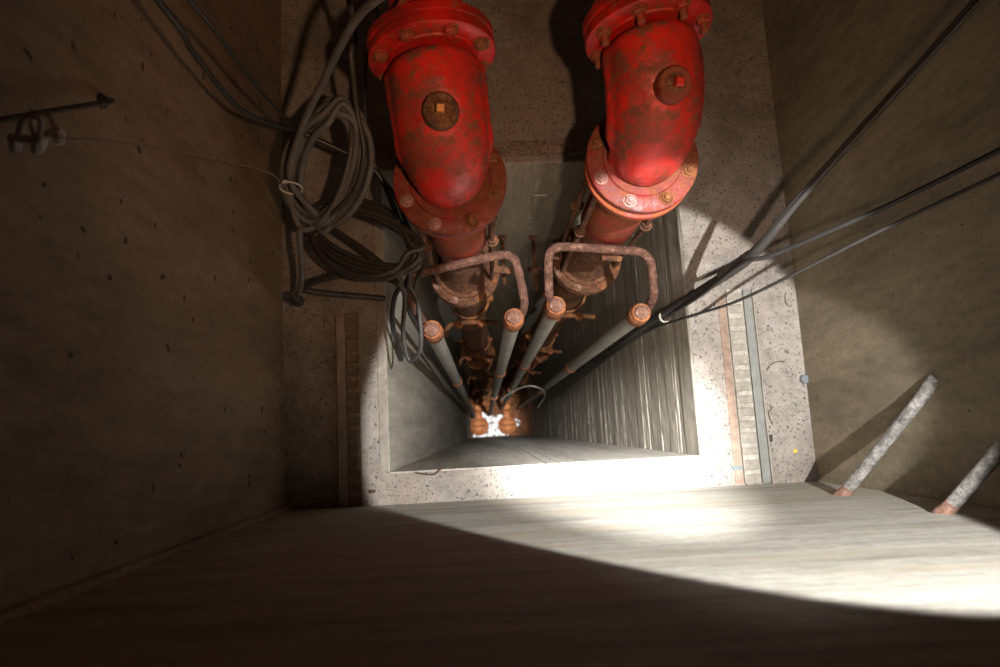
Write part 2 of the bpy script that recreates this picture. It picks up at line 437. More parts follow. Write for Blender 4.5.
channel('steel_channel', 'brown crusted steel channel with cross ribs on the ledge left of the opening', -.512, -.437, YF + .004, pl0.y, 'channel_dark', 'imprint_dark', 15)
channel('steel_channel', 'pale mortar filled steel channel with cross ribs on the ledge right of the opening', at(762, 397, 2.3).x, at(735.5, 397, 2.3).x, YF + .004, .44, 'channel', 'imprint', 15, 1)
# rusty stain band beside the right channel
bm = bmesh.new(); xs = at(727, 397, 2.3).x; box(bm, (xs, YF + .004, LZ - .01), (xs + .026, .42, LZ + .003))
o = link('rusty_flat_bar', bm, 'imprint', bevel=.001); tag(o, 'thin pale rust stained flat strip along the left side of the right channel', 'strip')
mt['strip'] = concrete('pinkish_strip', (0.42, 0.29, 0.22), (0.36, 0.245, 0.185), (0.28, 0.19, 0.14), (1, 1, 1), 6, ((70, .15, .2),), (.1, .08, .07))
o.data.materials[0] = mt['strip']

# ------------------------------------------------------------------ valves
def valve(label, loc, rz, studs, plug, boss_az):
    t = thing('elbow_valve', label, 'valve', loc, rz)
    RB, yf = .165, .205
    path = [(0, 0, -.005), (0, 0, .02), (0, 0, .04)]
    for k in range(1, 13):
        a = k / 12 * PI / 2
        path.append((0, RB - RB * math.cos(a), .04 + RB * math.sin(a)))
    zc = .04 + RB
    path += [(0, yf - .01, zc)]
    rads = []
    for i in range(len(path)):
        f = i / (len(path) - 1)
        rads.append(.079 + .026 * min(1, f * 2.2) if f < .9 else .104)
    # cross-section: round with a lumpy casting seam on both flanks
    bm = bmesh.new(); rings = []; n = 56
    P = [Vector(p) for p in path]
    for i, p in enumerate(P):
        d = (P[min(i + 1, len(P) - 1)] - P[max(i - 1, 0)]).normalized()
        x = Vector((1, 0, 0)); y = d.cross(x)
        ring = []
        lum = random.uniform(.005, .013)
        for k in range(n):
            a = 2 * PI * k / n
            c, s = math.cos(a), math.sin(a)
            seam = lum * (1.0 if min(abs(a), abs(a - PI), abs(a - 2 * PI)) < .13 else 0)
            ring.append(bm.verts.new(p + (x * c + y * s) * (rads[i] + seam)))
        rings.append(ring)
    for a, b in zip(rings, rings[1:]):
        for k in range(n): bm.faces.new((a[k], a[(k + 1) % n], b[(k + 1) % n], b[k]))
    bm.faces.new(rings[0][::-1]); bm.faces.new(rings[-1])
    body = link('body', bm, 'red', t, True)
    sub = body.modifiers.new('s', 'SUBSURF'); sub.levels = 1; sub.render_levels = 1
    # plug boss on the back of the elbow
    a = math.radians(58)
    bc = Vector((0, RB - RB * math.cos(a), .04 + RB * math.sin(a)))
    bd = Vector((boss_az, -math.cos(a) * .55, math.sin(a))).normalized()
    p0 = bc + bd * .07
    bm = bmesh.new(); lathe(bm, p0, bd, [(0, .045), (.035, .039), (.052, .037), (.056, .034), (.056, .015)], 36)
    boss = link('plug_boss', bm, 'rust' if plug == 'plug' else 'red_worn', t, True)
    bm = bmesh.new(); lathe(bm, p0 + bd * .053, bd, [(0, .022), (.006, .021), (.008, .018)], 24)
    link('boss_washer', bm, 'rust', boss, True)
    bm = bmesh.new()
    x, y, d = frame_of(bd)
    v = []
    for tt, r in ((.004, .0125), (.024, .0125), (.027, .010)):
        v.append([bm.verts.new(p0 + bd * (.056 + tt) + (x * math.cos(PI / 2 * k + .6) + y * math.sin(PI / 2 * k + .6)) * r) for k in range(4)])
    for aa, bb in zip(v, v[1:]):
        for k in range(4): bm.faces.new((aa[k], aa[(k + 1) % 4], bb[(k + 1) % 4], bb[k]))
    bm.faces.new(v[-1])
    link('plug', bm, plug, boss)
    # flanges
    lf = flange_disc('flange', (0, 0, -.011), (0, 0, 1), .1425, .024, 'red_worn', t)
    uf = flange_disc('flange', (0, yf + .011, zc), (0, -1, 0), .1425, .024, 'red_flange', t)
    for k in range(8):
        a = math.radians(19.5 + 45 * k)
        bm = bmesh.new(); hexbolt(bm, (.120 * math.cos(a), .120 * math.sin(a), .001), (0, 0, 1), .0145, .012, .006, rot=random.random())
        link('bolt', bm, 'bolt_pink' if k in (4, 5) else 'bolt', lf, True)  # two neighbouring bolts pinker and paler than the others
        a = math.radians(22.5 + 45 * k)
        bm = bmesh.new(); hexbolt(bm, (.120 * math.cos(a), yf - .001, zc + .120 * math.sin(a)), (0, -1, 0), .0155, .013, studs, rot=random.random())
        link('bolt', bm, 'bolt_red' if not (studs < .01 and k in (0, 7, 4)) else 'bolt', uf, True)
    return zc, yf

VL = Vector((-.069, .624, -1.60)); VR = Vector((.42, .66, -1.60))
RZL, RZR = math.radians(5), math.radians(5)
zc, yf = valve('red elbow valve with rusty ochre plug, left of the pair, hanging over the opening', VL, RZL, .002, 'plug', 0.02)
valve('red elbow valve with red square plug and long flange studs, right of the pair', VR, RZR, .022, 'plug_red', 0.06)

# horizontal outlet pipes behind the valves
def outlet(label, base, rz):
    t = thing('outlet_pipe', label, 'pipe', base, rz)
    bm = bmesh.new(); cyl(bm, (0, yf + .045, zc), (0, YB - base.y + .02, zc), .085, n=40); link('pipe', bm, 'red', t, True)
    f = flange_disc('flange', (0, yf + .011 + .028, zc), (0, 1, 0), .1425, .024, 'red_flange', t)
    bm = bmesh.new(); cyl(bm, (0, yf + .02, zc), (0, yf + .03, zc), .125, n=40); link('gasket', bm, 'rust', t, True)
    for k in range(8):
        a = math.radians(22.5 + 45 * k)
        bm = bmesh.new(); hexbolt(bm, (.120 * math.cos(a), yf + .051, zc + .120 * math.sin(a)), (0, 1, 0), .0155, .013, .01)
        link('nut', bm, 'bolt_red', f, True)
outlet('red horizontal outlet pipe behind the left valve, running to the back wall', VL, RZL)
outlet('red horizontal outlet pipe behind the right valve, running to the back wall', VR, RZR)

# riser spool pieces and discharge pipes
def riser(label, loc, bottom, lab2):
    t = thing('riser_pipe', label, 'pipe', loc)
    # loc = underside of the valve flange; red sleeve, rusty inner pipe, lower flange pair with tie rods
    ft = flange_disc('flange', (0, 0, -.013), (0, 0, -1), .1400, .022, 'red_pipe', t)
    for k in range(8):
        a = math.radians(24.5 + 45 * k)
        bm = bmesh.new(); hexbolt(bm, (.120 * math.cos(a), .120 * math.sin(a), -.024), (0, 0, -1), .0155, .013, .012)
        link('nut', bm, 'rust_orange', ft, True)
    bm = bmesh.new(); lathe(bm, (0, 0, -.02), (0, 0, -1), [(0, .084), (.10, .084), (.12, .088), (.30, .088), (.445, .089), (.45, .086), (.46, .078)], 44)
    link('sleeve', bm, 'red_pipe', t, True)
    bm = bmesh.new(); lathe(bm, (0, 0, -.40), (0, 0, -1), [(0, .076), (.43, .076), (.47, .082), (.53, .095), (.54, .1)], 44)
    link('neck', bm, 'rust', t, True)
    z2 = -.96
    bm = bmesh.new(); lathe(bm, (0, 0, z2 + .03), (0, 0, -1), [(0, .105), (.002, .108), (.012, .110), (.013, .134), (.016, .138), (.034, .138), (.036, .128), (.042, .128), (.044, .138), (.062, .138), (.065, .132), (.085, .098), (.10, .09)], 48)
    lf = link('lower_flange', bm, 'rust', t, True)
    for k in range(8):
        a = math.radians(24.5 + 45 * k)
        bm = bmesh.new(); hexbolt(bm, (.121 * math.cos(a), .121 * math.sin(a), z2 + .016), (0, 0, 1), .0125, .010, .004, rot=k)
        link('bolt', bm, 'rust_pale' if k in (4, 5) else 'bolt', lf, True)
    for a in (20, 160, 205, -20):
        a = math.radians(a)
        bm = bmesh.new(); x, y = .112 * math.cos(a), .112 * math.sin(a)
        cyl(bm, (x, y, -.02), (x, y, z2 + .02), .009, n=12); hexbolt(bm, (x, y, -.40), (0, 0, 1), .017, .02)
        link('tie_rod', bm, 'rust', t, True)
    # discharge pipe down the shaft
    d = thing('discharge_pipe', lab2, 'pipe', (loc[0], loc[1], loc[2] + z2 - .07))
    b = Vector(bottom) - d.location
    bm = bmesh.new(); cyl(bm, (0, 0, .0), b, .08, n=36); link('pipe', bm, 'rust_dim', d, True)
    dr = b.normalized()
    for z in (2.6, 5.6, 8.2):
        bm = bmesh.new(); p = dr * z
        lathe(bm, p, dr, [(0, .09), (.0, .135), (.02, .138), (.022, .128), (.028, .128), (.03, .138), (.05, .135), (.052, .09)], 40)
        f = link('joint_flange', bm, 'rust_dim', d, True)
        for k in range(8):
            a = 2 * PI * k / 8
            bm = bmesh.new(); hexbolt(bm, p + Vector((.118 * math.cos(a), .118 * math.sin(a), 0)), (0, 0, 1), .014, .014, .01)
            link('bolt', bm, 'rust_orange', f)
    return d
PB1 = Vector((-.06, .60, BZ + .45)); PB2 = Vector((.34, .62, BZ + .45))
riser('orange red riser sleeve with rusty lower flange and tie rods under the left valve', VL + Vector((0, 0, -.023)), PB1, 'rusty discharge pipe going down the shaft under the left valve')
riser('orange red riser sleeve with rusty lower flange and tie rods under the right valve', VR + Vector((-.004, -.01, -.023)), PB2, 'rusty discharge pipe going down the shaft under the right valve')

# ------------------------------------------------------------------ guide rails
def rail(label, top, low, zj, capm='rust_pale'):
    top, low = Vector(top), Vector(low)
    dr = (low - top).normalized()
    end = top + dr * ((-BZ + top.z - .9) / -dr.z)
    t = thing('guide_rail', label, 'guide rail', top)
    r = .027
    dj = (zj + top.z) / -dr.z if False else (zj - (-top.z)) / -dr.z
    bm = bmesh.new(); cyl(bm, dr * .05, end - top, r, n=28); link('rail_pipe', bm, 'rail', t, True)
    bm = bmesh.new(); lathe(bm, -dr * .012, dr, [(0, .024), (.003, .030), (.022, .032), (.026, .034), (.050, .0355), (.054, .033), (.088, .0345), (.096, .029)], 32)
    cap = link('cap', bm, 'rust_orange', t, True)
    bm = bmesh.new(); lathe(bm, -dr * .026, dr, [(0, .018), (.003, .023), (.016, .024)], 24); link('cap_plug', bm, capm, cap, True)
    bm = bmesh.new(); lathe(bm, dr * dj, dr, [(0, r), (.004, r + .006), (.05, r + .007), (.055, r)], 28); link('joint_band', bm, 'rust_orange', t, True)
    for z in (dj + 2.4,):
        bm = bmesh.new(); lathe(bm, dr * z, dr, [(0, r), (.004, r + .006), (.05, r + .007), (.055, r)], 28); link('joint_band', bm, 'rust_orange', t, True)
    return t
c1, c2, c3, c4 = at(432, 330, 2.12), at(514, 318, 2.12), at(556, 306, 2.12), at(641, 313, 2.12)
rail('grey guide rail pipe with rusty cap beside the hanging cables, leftmost of the four', c1, at(470, 408, 8), 4.1)
rail('grey guide rail pipe with rusty cap under the right end of the left bracket', c2, at(492, 405, 8), 3.9)
rail('grey guide rail pipe with rusty cap under the left end of the right bracket', c3, at(510, 393, 7), 4.0)
rail('grey guide rail pipe with rusty cap nearest the grooved shaft wall, rightmost of the four', c4, at(545, 388, 6), 4.0)

# bent round-bar brackets joining the rail tops
def ubar(label, pts, r, mat, lump=.12):
    t = thing('rail_top_bracket', label, 'bracket', pts[0])
    P = [Vector(p) - Vector(pts[0]) for p in pts]
    bm = bmesh.new(); tube(bm, catmull(P, 10), r, 14, lump=lump); link('bent_bar', bm, mat, t, True)
    return t, P
def corner(a, b, c, s=.25):
    """replace a corner by points that round it"""
    a, b, c = map(Vector, (a, b, c))
    return [b + (a - b).normalized() * .045, b + (a - b).normalized() * .013 + (c - b).normalized() * .013, b + (c - b).normalized() * .045]
def upts(p0, q0, q1, p1, tips):
    return [tips[0], p0] + corner(p0, q0, q1) + [(q0 * .5 + q1 * .5) + Vector((0, 0, .004))] + corner(q0, q1, p1) + [p1, tips[1]]
L0, L1, L2, L3 = at(414, 306, 2.07), at(404, 277, 2.04), at(514, 252, 2.04), at(524, 300, 2.09)
t, P = ubar('rusty bent bar bracket across the left pair of guide rails', upts(L0, L1, L2, L3, (at(423, 322, 2.15), at(522, 313, 2.15))), .0140, 'rust_bar')
o0 = Vector(t.location)
bm = bmesh.new(); box(bm, (-.011, -.03, -.004), (.011, .03, .004)); bmesh.ops.rotate(bm, verts=bm.verts, cent=(0, 0, 0), matrix=Matrix.Rotation(1.4, 3, 'Z'))
bmesh.ops.translate(bm, verts=bm.verts, vec=at(503, 270, 2.10) - o0); link('flat_strap', bm, 'rust', t, bevel=.001)
R0, R1, R2, R3 = at(549, 292, 2.08), at(548, 246, 2.04), at(650, 252, 2.04), at(654, 294, 2.09)
t, P = ubar('rusty bent bar bracket across the right pair of guide rails', upts(R0, R1, R2, R3, (at(550, 302, 2.15), at(649, 306, 2.15))), .0140, 'rust_bar')
o0 = Vector(t.location)
bm = bmesh.new(); box(bm, (-.010, -.032, -.004), (.010, .032, .004)); bmesh.ops.rotate(bm, verts=bm.verts, cent=(0, 0, 0), matrix=Matrix.Rotation(1.45, 3, 'Z'))
bmesh.ops.translate(bm, verts=bm.verts, vec=at(612, 258, 2.10) - o0); link('flat_strap', bm, 'rust', t, bevel=.001)

# clamps that hold the rails to the discharge pipes
def clamp(label, pc, ra, rb, grp):
    t = thing('pipe_clamp', label, 'clamp', pc, 0, grp)
    bm = bmesh.new(); n = 36
    prof = [(.088, -.022), (.098, -.022), (.098, .022), (.088, .022)]
    rg = [[bm.verts.new((r * math.cos(2 * PI * k / n), r * math.sin(2 * PI * k / n), z)) for r, z in prof] for k in range(n)]
    for i in range(n):
        a, b = rg[i], rg[(i + 1) % n]
        for k in range(4): bm.faces.new((a[k], a[(k + 1) % 4], b[(k + 1) % 4], b[k]))
    link('ring', bm, 'rust_dim', t, True)
    w = .105
    bm = bmesh.new()
    pts = [(-w - .01, -.175, 0), (-w - .012, -.15, 0), (-w, -.125, .0), (-w + .03, -.112, 0), (0, -.108, 0), (w - .03, -.112, 0), (w, -.118, 0), (w + .03, -.12, 0)]
    tube(bm, catmull(pts, 6), .012, 10, lump=.15); link('crossbar', bm, 'rust_dim', t, True)
    for s_ in (-1, 1):
        bm = bmesh.new(); p = Vector((s_ * .055, -.118, .008)); hexbolt(bm, p, (0, -.5, 1), .017, .016, .014); link('bolt', bm, 'rust_orange', t)
        bm = bmesh.new(); box(bm, (s_ * .095 - .02, -.012, -.03), (s_ * .095 + .02, .012, .03)); link('lug', bm, 'rust_orange', t, bevel=.003)
def on(top, low, z):
    top, low = Vector(top), Vector(low); f = (z - top.z) / (low.z - top.z); return top + (low - top) * f
V1 = Vector((VL.x, VL.y, -2.65)); V2 = Vector((VR.x - .004, VR.y - .01, -2.65))
names = ['topmost', 'second from the top', 'third from the top', 'fourth from the top', 'lowest']
for i, z in enumerate((-3.15, -4.6, -6.3, -8.2, -10.3)):
    clamp('rusty clamp with hooked crossbar on the left discharge pipe, ' + names[i], on(V1, PB1, z), on(c1, at(470, 408, 8), z), on(c2, at(492, 405, 8), z), 'clamps on the left discharge pipe')
    clamp('rusty clamp with hooked crossbar on the right discharge pipe, ' + names[i], on(V2, PB2, z - .1), on(c3, at(510, 393, 7), z - .1), on(c4, at(545, 388, 6), z - .1), 'clamps on the right discharge pipe')

# threaded wall anchors sticking out of the back shaft wall
def anchor(label, x, z, ln, cross):
    t = thing('wall_anchor', label, 'anchor bolt', (x, SYB, z))
    bm = bmesh.new(); cyl(bm, (0, .03, 0), (0, -ln, 0), .0095, n=12); link('rod', bm, 'rust', t, True)
    bm = bmesh.new(); hexbolt(bm, (0, -.004, 0), (0, -1, 0), .019, .018); link('nut', bm, 'rust_pale', t)
    bm = bmesh.new(); box(bm, (-.035, -cross - .006, -.02), (.035, -cross + .006, .02)); pl = link('washer_plate', bm, 'rust', t, bevel=.002)
    bm = bmesh.new(); hexbolt(bm, (0, -cross - .007, 0), (0, -1, 0), .018, .018); link('nut', bm, 'rust_pale', t)
def anchor_px(label, px, py, ln, cross):
    d = 2.6
    for _ in range(60):
        p = at(px, py, d); d += (SYB - p.y) * 1.0
    anchor(label, p.x, p.z, ln, cross)
anchor_px('rusty threaded rod sticking out of the back shaft wall beside the left riser', 502, 236, .25, .17)
anchor_px('rusty threaded rod with cross plate on the back shaft wall between the risers', 533, 236, .28, .17)
anchor_px('rusty threaded rod on the back shaft wall close to the right riser', 557, 240, .20, .12)

def on_back(px, py):
    d = 2.6
    for _ in range(60): d += (SYB - at(px, py, d).y)
    p = at(px, py, d); p.y = SYB - .001; return p
mt['chalk'] = plain('chalk', (0.75, 0.72, 0.66), 0.9)
mk = [[(538, 178), (535, 191)], [(541, 180), (537, 186)], [(533, 195), (547, 195)], [(536, 197), (534, 207)], [(530, 212), (528, 222)], [(532, 217), (528, 218)], [(527, 226), (532, 229)]]
o0 = on_back(535, 200); bm = bmesh.new()
for a_ in mk: tube(bm, [on_back(*q) - o0 for q in a_], .0022, 6)
o = link('chalk_mark', bm, 'chalk'); o.location = o0; tag(o, 'broken white chalk strokes high on the back shaft wall between the valves', 'chalk mark')
# ------------------------------------------------------------------ pumps at the bottom
def pump(label, loc, rz):
    t = thing('submersible_pump', label, 'pump', loc, rz)
    bm = bmesh.new(); lathe(bm, (0, 0, 0), (0, 0, 1), [(0, .10), (.02, .15), (.10, .17), (.14, .15), (.17, .115), (.42, .112), (.44, .118), (.46, .105), (.50, .07), (.51, .03)], 40)
    link('housing', bm, 'rust_bright', t, True)
    bm = bmesh.new(); tube(bm, catmull([(-.08, 0, .46), (-.08, 0, .54), (-.04, 0, .58), (.04, 0, .58), (.08, 0, .54), (.08, 0, .46)], 6), .012, 10); link('lifting_handle', bm, 'rust_orange', t, True)
    bm = bmesh.new(); tube(bm, catmull([(0, .12, .10), (0, .20, .10), (0, .28, .14), (0, .33, .24)], 6), .06, 20); link('outlet', bm, 'rust_bright', t, True)
    for k in range(6):
        a = PI / 3 * k
        bm = bmesh.new(); hexbolt(bm, (.10 * math.cos(a), .10 * math.sin(a), .458), (0, 0, 1), .014, .014); link('bolt', bm, 'rust_orange', t)
q1, q2 = at(479, 426, 11.85), at(508, 425, 11.85)
pump('orange rusted pump at the shaft bottom, left of the pair', (q1.x, q1.y, BZ + .002), 0)
pump('orange rusted pump at the shaft bottom, right of the pair', (q2.x, q2.y, BZ + .002), 0)
def foot(label, p):
    t = thing('duckfoot_bend', label, 'pipe elbow', (p.x, p.y, BZ))
    bm = bmesh.new(); tube(bm, catmull([(0, 0, .48), (0, 0, .25), (0, -.04, .15), (0, -.13, .12)], 8), .088, 28); link('elbow', bm, 'rust_bright', t, True)
    bm = bmesh.new(); box(bm, (-.14, -.12, 0), (.14, .12, .03)); link('foot_plate', bm, 'rust_orange', t, bevel=.005)
    bm = bmesh.new(); lathe(bm, (0, 0, .45), (0, 0, 1), [(0, .09), (0, .135), (.03, .135), (.03, .09)], 36); link('flange', bm, 'rust_orange', t, True)
foot('orange rusted duckfoot elbow at the shaft bottom under the left discharge pipe', PB1)
foot('orange rusted duckfoot elbow at the shaft bottom under the right discharge pipe', PB2)
bm = bmesh.new(); n = 60; ce = at(492, 427, 12.28); vs = []
for k in range(n):
    a = 2 * PI * k / n; r = 1 + .18 * math.sin(3 * a + 1) + .1 * math.sin(7 * a)
    x = min(max(ce.x + .42 * r * math.cos(a), SXL + .01), SXR - .01); y = min(max(ce.y + .26 * r * math.sin(a), SYF + .01), SYB - .01)
    vs.append(Vector((x, y, 0)))
b0 = [bm.verts.new((v.x, v.y, BZ)) for v in vs]; b1 = [bm.verts.new((v.x, v.y, BZ + .006)) for v in vs]
for k in range(n): bm.faces.new((b0[k], b0[(k + 1) % n], b1[(k + 1) % n], b1[k]))
bm.faces.new(b1)
tag(link('puddle', bm, 'water'), 'puddle of water with painted white glints on the shaft bottom between the pumps', 'water')

# ------------------------------------------------------------------ cables
def cable(name, label, cat, pts, r, mat, closed=False, flat=1.0, sub=10, group=None, radii=None):
    P = [at(*p) if len(p) == 3 and not isinstance(p, Vector) else Vector(p) for p in pts]
    for p in P:
        if p.z < LZ + .12:
            p.x = min(max(p.x, SXL + r + .006), SXR - r - .012); p.y = min(p.y, SYB - r - .01)
        p.x = min(max(p.x, XL + r + .003), XR - r - .003)
    o0 = P[0].copy()
    Q = catmull([p - o0 for p in P], sub)
    bm = bmesh.new(); rr = r
    if radii:
        rr = [radii[min(i // sub, len(radii) - 2)] * (1 - (i % sub) / sub) + radii[min(i // sub + 1, len(radii) - 1)] * ((i % sub) / sub) for i in range(len(Q))]
    tube(bm, Q, rr, 12, flat=flat)
    o = link(name, bm, mat, None, True); o.location = o0
    tag(o, label, cat, group)
    return o, P
# coil 1: one long cable wound in many turns and tied
def coil(label, c, ax_a, ax_b, turns, jit, mat, r, lead_in, lead_out, dz):
    pts = []
    N = turns * 14
    ja = jb = jx = jy = 0
    for i in range(N + 1):
        if i % 7 == 0:
            ja, jb = random.uniform(1 - jit, 1 + jit), random.uniform(1 - jit * 1.6, 1 + jit * 1.6)
            jx, jy = random.uniform(-4, 4), random.uniform(-4, 4)
        if i % 7 == 0 or i == 0: pja, pjb, pjx, pjy = ja, jb, jx, jy
        th = 2 * PI * i / 14
        f = i / N
        px = c[0] + ax_a[0] * math.cos(th) * ja + ax_b[0] * math.sin(th) * jb + jx
        py = c[1] + ax_a[1] * math.cos(th) * ja + ax_b[1] * math.sin(th) * jb + jy
        dp = c[2] + dz * math.cos(th) + .07 * (f - .5) + random.uniform(-.006, .006)
        pts.append((px, py, dp))
    o, P = cable('coiled_cable', label, 'cable', lead_in + pts + lead_out, r, mat, sub=5)
    return o, P
coil('dusty grey cable wound in a tall hanging coil against the left side of the ledge', (326, 166, 1.82), (-15, 58), (-31, -7), 9, .20, 'hose', .0092,
     [Vector((-.10, 1.25, -.62)), (452, -110, .86), (420, -52, .98), (387, -10, 1.12), (354, 22, 1.26), (325, 78, 1.46), (301, 130, 1.64), (290, 180, 1.78)],
     [(300, 232, 1.9), (302, 275, 2.0), (297, 300, 2.08)], .1)
coil('dark grey cable wound in a flat coil hanging left of the shaft opening', (364, 240, 1.95), (-50, -17), (9, -27), 9, .20, 'hose_dark', .0075,
     [Vector((-.42, 1.55, -.4)), (344, -18, 1.5), (351, 55, 1.6), (357, 110, 1.7), (364, 155, 1.75), (352, 195, 1.82), (318, 222, 1.9)],
     [(388, 268, 1.98), (404, 292, 2.02), (403, 330, 2.1), (407, 356, 2.14), (413, 360, 2.14), (421, 345, 2.1), (418, 305, 2.06), (409, 284, 2.0)], .05)
cable('cable', 'black cable arching over the ledge towards the cable knot by the left bracket', 'cable', [(296, 303, 2.2), (306, 290, 2.15), (337, 276, 2.08), (385, 278, 2.03), (405, 292, 2.03), (414, 320, 2.4), (440, 362, 3.6), (460, 395, 5.6), (470, 410, 8)], .0105, 'hose_dark')
cable('cable', 'glossy black cable dropping past the left valve flange into the shaft', 'cable', [(298, 131, 1.75), (340, 150, 1.8), (370, 166, 1.85), (386, 188, 1.88), (399, 222, 1.9), (411, 255, 1.95), (409, 300, 2.1), (423, 338, 2.9), (448, 380, 4.5), (465, 405, 7)], .008, 'cable')
cable('cable', 'thin black cable beside the glossy one, behind the left valve flange', 'cable', [Vector((-.45, 1.75, -.9)), (372, -10, 1.75), (366, 60, 1.8), (366, 130, 1.85), (378, 172, 1.9), (395, 196, 1.93), (410, 232, 1.97), (422, 262, 2.02), (414, 300, 2.1), (428, 345, 3.1), (452, 388, 5)], .006, 'cable')
cable('cable', 'short dark strand hanging against the left shaft wall', 'cable', [(400, 286, 2.04), (394, 300, 2.1), (393, 325, 2.25), (395, 360, 2.6)], .008, 'cable')  # thin dark tube set along the left shaft wall
cable('cable', 'thick black cable on the left wall, upper of the two that meet at the coil', 'cable', [Vector((-.685, .95, -.3)), (180, -12, 1.0), (222, 40, 1.2), (262, 92, 1.45), (298, 131, 1.75)], .0045, 'cable')
cable('cable', 'black cable sagging down the left wall, lower of the two that meet at the coil', 'cable', [Vector((-.685, .92, -.3)), (148, -12, 1.0), (195, 55, 1.2), (238, 107, 1.45), (270, 123, 1.6), (298, 131, 1.75)], .0058, 'cable')
cable('wire', 'thin pale wire strung across the left wall to the tie on the tall coil', 'wire', [(34, 142, .88), (100, 140, 1.1), (170, 150, 1.28), (230, 162, 1.48), (270, 173, 1.65), (284, 186, 1.76)], .0018, 'wire')
# plug end of the tall coil's tail
t = thing('cable_plug', 'dark rubber plug hanging at the tail of the tall coil', 'plug', at(296, 298, 2.07))
bm = bmesh.new(); lathe(bm, (0, 0, .02), (-.1, 0, -1), [(0, .012), (.01, .017), (.05, .02), (.075, .018), (.08, .01)], 20); link('housing', bm, 'cable', t, True)
bm = bmesh.new(); lathe(bm, (.004, 0, .045), (-.1, 0, -1), [(0, .011), (.03, .014)], 16); link('strain_relief', bm, 'hose_dark', t, True)
# tie round coil 1
def tie_ring(name, label, c, rx, ry, r, mat, rot, nrm=None):
    bm = bmesh.new(); pts = [Vector((rx * math.cos(2 * PI * k / 28), ry * math.sin(2 * PI * k / 28), 0)) for k in range(28)]
    tube(bm, pts, r, 8, closed=True)
    bmesh.ops.rotate(bm, verts=bm.verts, cent=(0, 0, 0), matrix=rot)
    t = thing(name, label, 'tie', c); link('band', bm, mat, t, True)
    bm = bmesh.new(); box(bm, (-.006, -.004, -.005), (.006, .004, .005)); bmesh.ops.translate(bm, verts=bm.verts, vec=rot @ Vector((0, ry + .002, 0)))
    link('buckle', bm, mat, t, bevel=.001)
tie_ring('cable_tie', 'pale tie bound round the left side of the tall coil', at(291, 188, 1.80), .030, .032, .0028, 'tie', Matrix.Rotation(math.radians(80), 3, 'X') @ Matrix.Rotation(.2, 3, 'Z'))
# three cables on the right
cable('cable', 'long black cable slanting from the upper right corner down into the shaft', 'cable', [Vector((1.085, 1.0, -.5)), (1010, -45, 1.05), (975, 0, 1.12), (890, 95, 1.33), (800, 195, 1.56), (748, 254, 1.74), (700, 288, 2.15), (650, 322, 2.8), (600, 356, 3.9), (552, 389, 7)], .0058, 'cable')
cable('cable', 'black cable crossing the right wall into the shaft, middle of the three', 'cable', [Vector((1.085, .66, -.9)), (1040, 130, 1.18), (1000, 150, 1.25), (880, 209, 1.45), (775, 254, 1.66), (742, 264, 1.76), (698, 297, 2.15), (655, 326, 2.75), (600, 362, 3.9), (550, 396, 7)], .0062, 'cable')
cable('cable', 'thin brownish cable crossing the right wall into the shaft, lowest of the three', 'cable', [Vector((1.085, .60, -.95)), (1040, 155, 1.2), (1000, 174, 1.26), (880, 231, 1.46), (800, 271, 1.66), (735, 302, 1.95), (690, 318, 2.3), (655, 333, 2.9), (600, 366, 4.2), (550, 400, 7.5)], .0045, 'hose_dark')
p0, p1 = at(772, 236, 1.64), at(735, 268, 1.83)
cable('cable', 'dark grey cable bundle thickening downwards along the slanting black cable into the shaft', 'cable', [Vector((1.075, 1.0, -.48)), (1012, -40, 1.04), (977, 4, 1.11), (892, 98, 1.32), (802, 198, 1.555), (750, 257, 1.745), (702, 290, 2.155), (651, 325, 2.81), (601, 358, 3.95), (556, 386, 7)], .0155, 'hose_dark', radii=[.0045, .0045, .0045, .0055, .007, .0145, .0155, .017, .017, .017])
a_, b_ = at(751, 255.5, 1.745), at(722, 276, 1.95)
t = thing('tape_wrap', 'grey tape wrapped round the joined cables above the right ledge', 'tape', a_)
bm = bmesh.new(); v = b_ - a_; tube(bm, [v * k / 14 for k in range(15)], [.0165 + (.0012 if k % 2 else 0) for k in range(15)], 16); link('tape', bm, 'tape', t, True)
tie_ring('cable_tie', 'white plastic tie round the cable bundle beside the rightmost guide rail', at(666, 316, 2.55), .024, .024, .004, 'tie', Matrix.Rotation(.3, 3, 'X'))
bm = bmesh.new(); 
cable('wire', 'thin grey wire looped across the shaft between the right guide rails', 'wire', [(501, 400, 6.2), (512, 392, 5.8), (528, 386, 5.4), (541, 389, 5.4), (545, 396, 5.6), (538, 407, 6.2)], .0045, 'rail')

